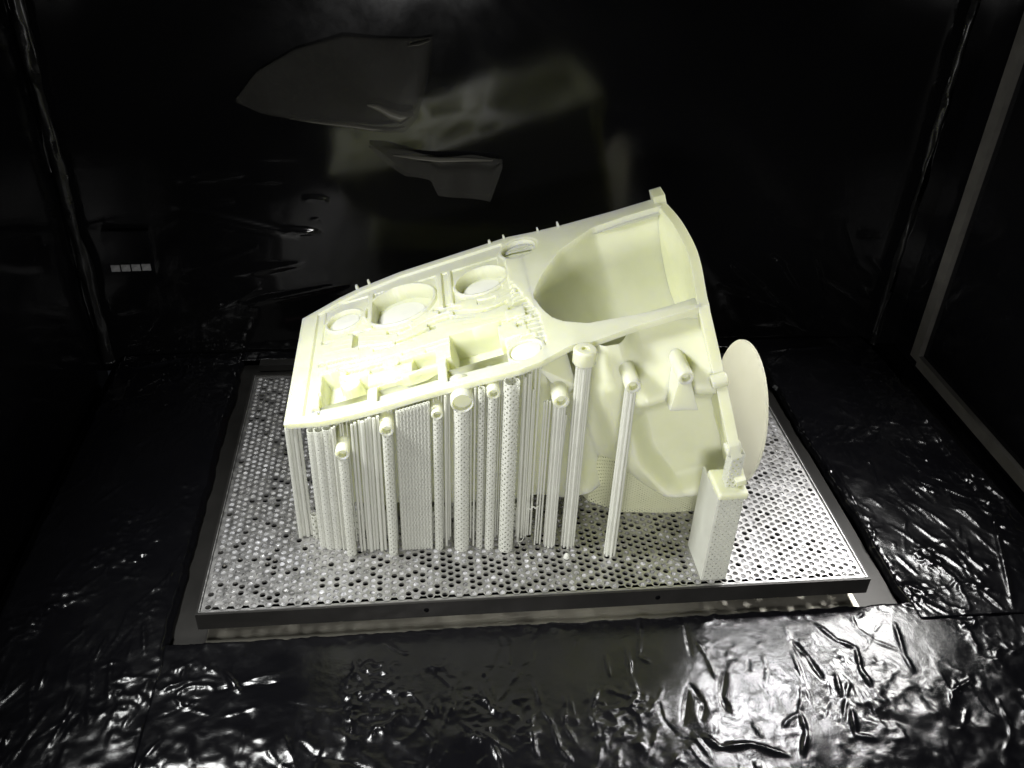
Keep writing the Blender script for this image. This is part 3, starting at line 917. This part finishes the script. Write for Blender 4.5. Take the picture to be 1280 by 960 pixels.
# back and left walls
b = MB()
b.add([loc(10, 24, -5), loc(10, 176, -5), loc(10, 176, -62), loc(10, 24, -62)], [(0, 1, 2, 3)])
q = [loc(10, 176, -5), loc(60, 200, -5), loc(366, 200, -5), loc(366, 200, -190), loc(60, 200, -85), loc(10, 176, -62)]
b.add(q, [(0, 1, 4, 5), (1, 2, 3, 4)])
b.build('rear_wall', M['resin'], house)

# gusset beside the dark recess
b = MB()
b.add([loc(222, -8, -12), loc(222, 12, -12), loc(238, -12, -48), loc(238, 14, -48), loc(250, -10, -40), loc(250, 14, -14)],
      [(0, 1, 3, 2), (0, 2, 4), (1, 5, 3), (2, 3, 5, 4), (0, 4, 5, 1)])
b.build('gusset', M['resin'], house)

# bosses along the front: (x, y tip, z, outer radius, bore radius, length), all pointing forward
def boss(x, y, z, R, r, L, gus=False, tilt=0.0):
    b = MB()
    ax = Vector((0.0, -1.0, -tilt)).normalized()
    prof = [(R * 1.08, -L), (R, -L + 0.004), (R, -0.0012), (R - 0.0009, 0.0), (r + 0.0009, 0.0), (r, -0.001), (r, -0.006)]
    b.lathe((x, y, z), ax, [(p[0], p[1]) for p in prof], 28)
    o = b.build('boss', M['resin'], house, 40)
    return o
boss(0.1271, 0.0590, 0.1200, 0.0062, 0.0034, 0.034)
boss(0.1655, 0.0580, 0.1443, 0.0062, 0.0034, 0.034)
boss(0.2080, 0.0620, 0.1560, 0.0052, 0.0028, 0.030)
boss(0.2289, 0.0590, 0.1695, 0.0098, 0.0080, 0.030)
boss(0.2548, 0.0590, 0.1780, 0.0058, 0.0030, 0.034)
boss(0.3118, 0.0575, 0.1690, 0.0074, 0.0036, 0.042)
boss(0.3672, 0.0410, 0.1935, 0.0068, 0.0034, 0.040)
boss(0.4100, 0.0400, 0.2010, 0.0068, 0.0034, 0.040)
b = MB(); b.lathe((0.3290, 0.0625, 0.2040), (0, 0, 1), [(0.0085, 0), (0.0098, 0.002), (0.0098, 0.013), (0.0085, 0.0145), (0.0035, 0.0145), (0.003, 0.0125)], 28)
b.build('pin_cap', M['resin'], house, 40)
# web under the right hand boss
b = MB()
b.add([(0.4050, 0.0425, 0.197), (0.4150, 0.0425, 0.197), (0.4230, 0.036, 0.172), (0.3990, 0.036, 0.172), (0.4050, 0.075, 0.197), (0.4150, 0.075, 0.197), (0.4230, 0.075, 0.172), (0.3990, 0.075, 0.172)],
      [(0, 3, 2, 1), (0, 4, 7, 3), (1, 2, 6, 5), (3, 7, 6, 2), (0, 1, 5, 4), (4, 5, 6, 7)])
b.build('boss_web', M['resin'], house)

# ------------------------------------------------------------------ supports
def lattice(pts, zb, zt, cw, chh, closed=False, hole=0.36):
    """perforated thin wall along a plan polyline; zt per point or one value"""
    pts = [np.array(q, float) for q in pts]
    if closed: pts = pts + [pts[0]]
    zt = np.full(len(pts), zt) if np.isscalar(zt) else np.array(list(zt) + ([zt[0]] if closed else []), float)
    seg = np.array([np.linalg.norm(pts[i + 1] - pts[i]) for i in range(len(pts) - 1)])
    cum = np.concatenate([[0], np.cumsum(seg)]); Lt = cum[-1]
    nx = max(3, int(round(Lt / cw))); nz = max(2, int(round((zt.max() - zb) / chh)))
    px = np.array([q[0] for q in pts]); py = np.array([q[1] for q in pts])
    def P(a, c):
        s = a / nx * Lt
        return (np.interp(s, cum, px), np.interp(s, cum, py), zb + (np.interp(s, cum, zt) - zb) * (c / nz))
    V = []; F = []; idx = {}
    def vid(a, c):
        a2 = a % nx if (closed and abs(a - nx) < 1e-6) else a
        key = (round(a2 * 8), round(c * 8))
        if key not in idx:
            idx[key] = len(V); V.append(P(a, c))
        return idx[key]
    h = hole
    for i in range(nx):
        off = 0.5 if i % 2 else 0.0
        for j in range(nz):
            c = [vid(i, j), vid(i + .5, j), vid(i + 1, j), vid(i + 1, j + .5), vid(i + 1, j + 1), vid(i + .5, j + 1), vid(i, j + 1), vid(i, j + .5)]
            b0 = len(V)
            hh = h if (i + j) % 2 else 0.10
            V.append(P(i + .5, j + .5 - hh)); V.append(P(i + .5 + hh, j + .5)); V.append(P(i + .5, j + .5 + hh)); V.append(P(i + .5 - hh, j + .5))
            d0, d1, d2, d3 = b0, b0 + 1, b0 + 2, b0 + 3
            F += [(c[0], c[1], d0, d3, c[7]), (c[1], c[2], c[3], d1, d0), (c[3], c[4], c[5], d2, d1), (c[5], c[6], c[7], d3, d2)]
    return V, F
def lat_obj(name, *a, mat_='resin_white', parent=house, **k):
    V, F = lattice(*a, **k)
    o = make(name, V, F, M[mat_], parent)
    s = o.modifiers.new('wall', 'SOLIDIFY'); s.thickness = 0.0005; s.offset = 0
    return o
def circle(x, y, r, n=14):
    return [(x + r * math.cos(2 * math.pi * k / n), y + r * math.sin(2 * math.pi * k / n)) for k in range(n)]
def col(x, y, zt, r, cw=0.0022, ch_=0.0026, hole=0.44):
    r *= 0.92
    return lat_obj('support_column', circle(x, y, r), 0.0002, zt, cw, ch_, closed=True, hole=hole)
def rod(x, y, zt, r=0.0011, dx=0, dy=0):
    b = MB(); b.tube((x + dx, y + dy, 0.0002), (x, y, zt), r, n=7)
    return b.build('support_rod', M['resin_white'], house, 60)
def strips(x, y, zt, r, n=9, rr=0.0010, bot=1.0):
    """column made of a ring of plain slats"""
    b = MB()
    for k in range(n):
        a = 2 * math.pi * (k + .3) / n
        b.tube((x + r * bot * math.cos(a), y + r * bot * math.sin(a), 0.0002), (x + r * math.cos(a), y + r * math.sin(a), zt), rr, n=6)
    core = r * 0.70
    b.tube((x, y, 0.0002), (x, y, zt), core, n=10)
    return b.build('support_column', M['resin_white'], house, 50)
def lipz(x): return 0.135 + 0.3153 * (x - 0.077) - 0.0066

# left end: three slats, then the pale cluster
for (x, y, r) in ((0.0785, 0.0885, .0019), (0.0815, 0.0905, .0016), (0.0852, 0.0895, .0019), (0.0886, 0.0915, .0016)):
    rod(x, y, lipz(x), r)
rod(0.0945, 0.1000, lipz(0.0945), 0.0011); rod(0.0975, 0.0985, lipz(0.0975), 0.0009)
for (x, y, r) in ((0.1010, 0.0760, .0040), (0.1075, 0.0735, .0046), (0.1145, 0.0725, .0042)):
    col(x, y, lipz(x) - 0.001, r, hole=0.30)
rod(0.1195, 0.0690, lipz(0.1195), 0.0010); rod(0.1213, 0.0700, lipz(0.1213), 0.0009)
col(0.1272, 0.0635, 0.1150, 0.0046, hole=0.36)
for k, (x, r) in enumerate(((0.1362, .0011), (0.1390, .0013), (0.1422, .0010), (0.1452, .0019), (0.1484, .0012), (0.1510, .0016), (0.1548, .0015), (0.1582, .0014))):
    rod(x, 0.0655 + 0.0014 * (k % 3), lipz(x), r)
col(0.1655, 0.0620, 0.1390, 0.0042)
x = 0.1748
for k in range(10):
    o = lat_obj('support_column', circle(x, 0.0660, 0.00128, 8), 0.0002, lipz(x), 0.0010, 0.0032, closed=True, hole=0.40)
    x += 0.00285
rod(0.2150, 0.0680, lipz(0.2150), 0.0012)
col(0.2080, 0.0655, 0.1520, 0.0038, hole=0.42)
col(0.2289, 0.0650, 0.1615, 0.0072, cw=0.0024, ch_=0.0028, hole=0.38)
col(0.2452, 0.0640, lipz(0.2452), 0.0030, hole=0.44)
rod(0.2400, 0.0665, lipz(0.24), 0.0009)
col(0.2546, 0.0634, 0.1735, 0.0046, hole=0.40)
col(0.2698, 0.0612, lipz(0.2698), 0.0072, cw=0.0026, ch_=0.0030, hole=0.44)
rod(0.2822, 0.0690, 0.188, 0.0013); rod(0.2862, 0.0740, 0.188, 0.0012); rod(0.2905, 0.0760, 0.170, 0.0010)
for x, y in ((0.2985, 0.0635), (0.3012, 0.0655), (0.3035, 0.0640)):
    rod(x, y, 0.166, 0.0009, dx=-0.0008)
strips(0.3116, 0.0630, 0.1640, 0.0048, 9)
rod(0.3185, 0.0660, 0.150, 0.0011, dx=-0.0045, dy=-0.003)
strips(0.3290, 0.0622, 0.2045, 0.0058, 10)
strips(0.3668, 0.0470, 0.1885, 0.0040, 7, 0.0011, 1.15)
rod(0.3712, 0.0480, 0.185, 0.0009, dx=-0.002)
sr = random.Random(12)
for k in range(52):
    x = 0.118 + 0.178 * k / 51 + sr.uniform(-.0012, .0012)
    rod(x, 0.0745 + 0.006 * sr.random(), lipz(x) - 0.004, sr.uniform(.0007, .0011), dx=sr.uniform(-.0008, .0008))
# rows further back under the case, seen through the gaps
rr_ = random.Random(4)
for row, y in enumerate((0.088, 0.108, 0.135)):
    for k in range(15):
        x = 0.094 + k * 0.0135 + 0.004 * (row % 2) + rr_.uniform(-.002, .002)
        u = (x - 0.077) * 1000 / 0.9537
        zt = 0.028
        o = lat_obj('support_column', circle(x, y, 0.0030, 8), 0.0002, zt, 0.0022, 0.0042, closed=True, hole=0.44)
# perforated curtain below the bell, two layers
def under(p0, p1, n=6):
    return [(p0[0] + (p1[0] - p0[0]) * k / n, p0[1] + (p1[1] - p0[1]) * k / n) for k in range(n + 1)]
cur = [(0.3404, 0.1882), (0.3478, 0.1472), (0.3592, 0.1218), (0.3883, 0.1033), (0.432, 0.0993), (0.4683, 0.1005)]
lat_obj('support_curtain', cur, 0.0002, [0.100, 0.094, 0.080, 0.055, 0.0470, 0.052], 0.0024, 0.0029, hole=0.44, mat_='curtain')
lat_obj('support_curtain', [(x - 0.001, y + 0.006) for x, y in cur], 0.0002, [0.082, 0.074, 0.060, 0.0500, 0.050, 0.054], 0.0022, 0.0026, hole=0.32, mat_='curtain')

# block under the lowest flange ear: smooth cheek on the left, dotted face in front
b = MB()
x0, x1, y0, y1 = 0.4440, 0.4670, 0.0080, 0.0535
b.add([(x0, y0, 0.0002), (x0, y1, 0.0002), (x0, y1, 0.096), (x0, y0, 0.0972), (x0 + .0018, y0, 0.0002), (x0 + .0018, y1, 0.0002), (x0 + .0018, y1, 0.096), (x0 + .0018, y0, 0.0972)],
      [(0, 3, 2, 1), (4, 5, 6, 7), (0, 1, 5, 4), (3, 7, 6, 2), (0, 4, 7, 3), (1, 2, 6, 5)])
b.build('support_cheek', M['resin_white'], house)
lat_obj('support_face', [(x0 + 0.0016, y0), (x1, y0)], 0.0002, 0.0973, 0.0027, 0.0030, hole=0.34)
lat_obj('support_face', [(x1, y0), (x1, y1)], 0.0002, 0.0970, 0.0026, 0.0030, hole=0.44)
b = MB(); 
b.box(0.4430, 0.4700, 0.0050, 0.0400, 0.0975, 0.1050)
ear = b.build('ear_foot', M['resin'], house)
bv = ear.modifiers.new('bevel', 'BEVEL'); bv.width = 0.0025; bv.segments = 3
lat_obj('support_face', [(0.4515, 0.026), (0.4515, 0.0145), (0.4625, 0.0145), (0.4625, 0.026)], 0.1051, 0.1400, 0.0026, 0.0032, hole=0.44)

# ------------------------------------------------------------------ the round disc behind the flange
disc = empty('printed_disc', (0.5127, 0.1574, 0)); tag(disc, 'thin round white resin disc standing on edge beside the bell end', 'disc')
b = MB()
nd = np.array([0.99815, -0.0190, -0.0578])
b.lathe((0, 0, 0.0790), tuple(-nd), [(0.0717, -0.0016), (0.0726, -0.0008), (0.0726, 0.0008), (0.0717, 0.0016)], 96)
b.build('disc_plate', M['disc_resin'], disc, 30)
b = MB()
for k in range(9):
    y = -0.024 + 0.006 * k
    b.tube((0.0048, y, 0.0002), (0.0046, y, 0.0795 - math.sqrt(0.0722 ** 2 - y * y)), 0.0008, n=6)
b.build('disc_support', M['resin_white'], disc)

# stray bits of cured resin on the platform
b = MB()
pts = [Vector((0.2985, 0.0600, 0.052)), Vector((0.2955, 0.0585, 0.0505)), Vector((0.2940, 0.0590, 0.0525)), Vector((0.2912, 0.0580, 0.0500)), Vector((0.2885, 0.0585, 0.0515))]
for a, c in zip(pts[:-1], pts[1:]): b.tube(a, c, 0.0007, 0.0006, n=6)
tag(b.build('resin_thread', M['resin_white']), 'short crooked white resin thread caught on the supports', 'resin thread')
b = MB(); b.lathe((0.3255, 0.0446, 0.0002), (0, 0, 1), [(0.0030, 0), (0.0027, 0.002), (0.0018, 0.0042), (0.0006, 0.005)], 14)
tag(b.build('resin_drop', M['resin_white'], None, 60), 'small white resin drop on the platform in front of the columns', 'resin drop')

b = MB(); pts = []
for k in range(15):
    a = k * 0.55
    pts.append(Vector((0.2815 + 0.0016 * math.cos(a) + 0.0003 * k, 0.0590 + 0.0012 * math.sin(a), 0.003 + 0.0010 * k + 0.0008 * math.sin(2.3 * a))))
for a, c in zip(pts[:-1], pts[1:]): b.tube(a, c, 0.00042, n=6)
tag(b.build('resin_thread', M['resin_white']), 'fine curled resin thread standing at the foot of the wide perforated column', 'resin thread')
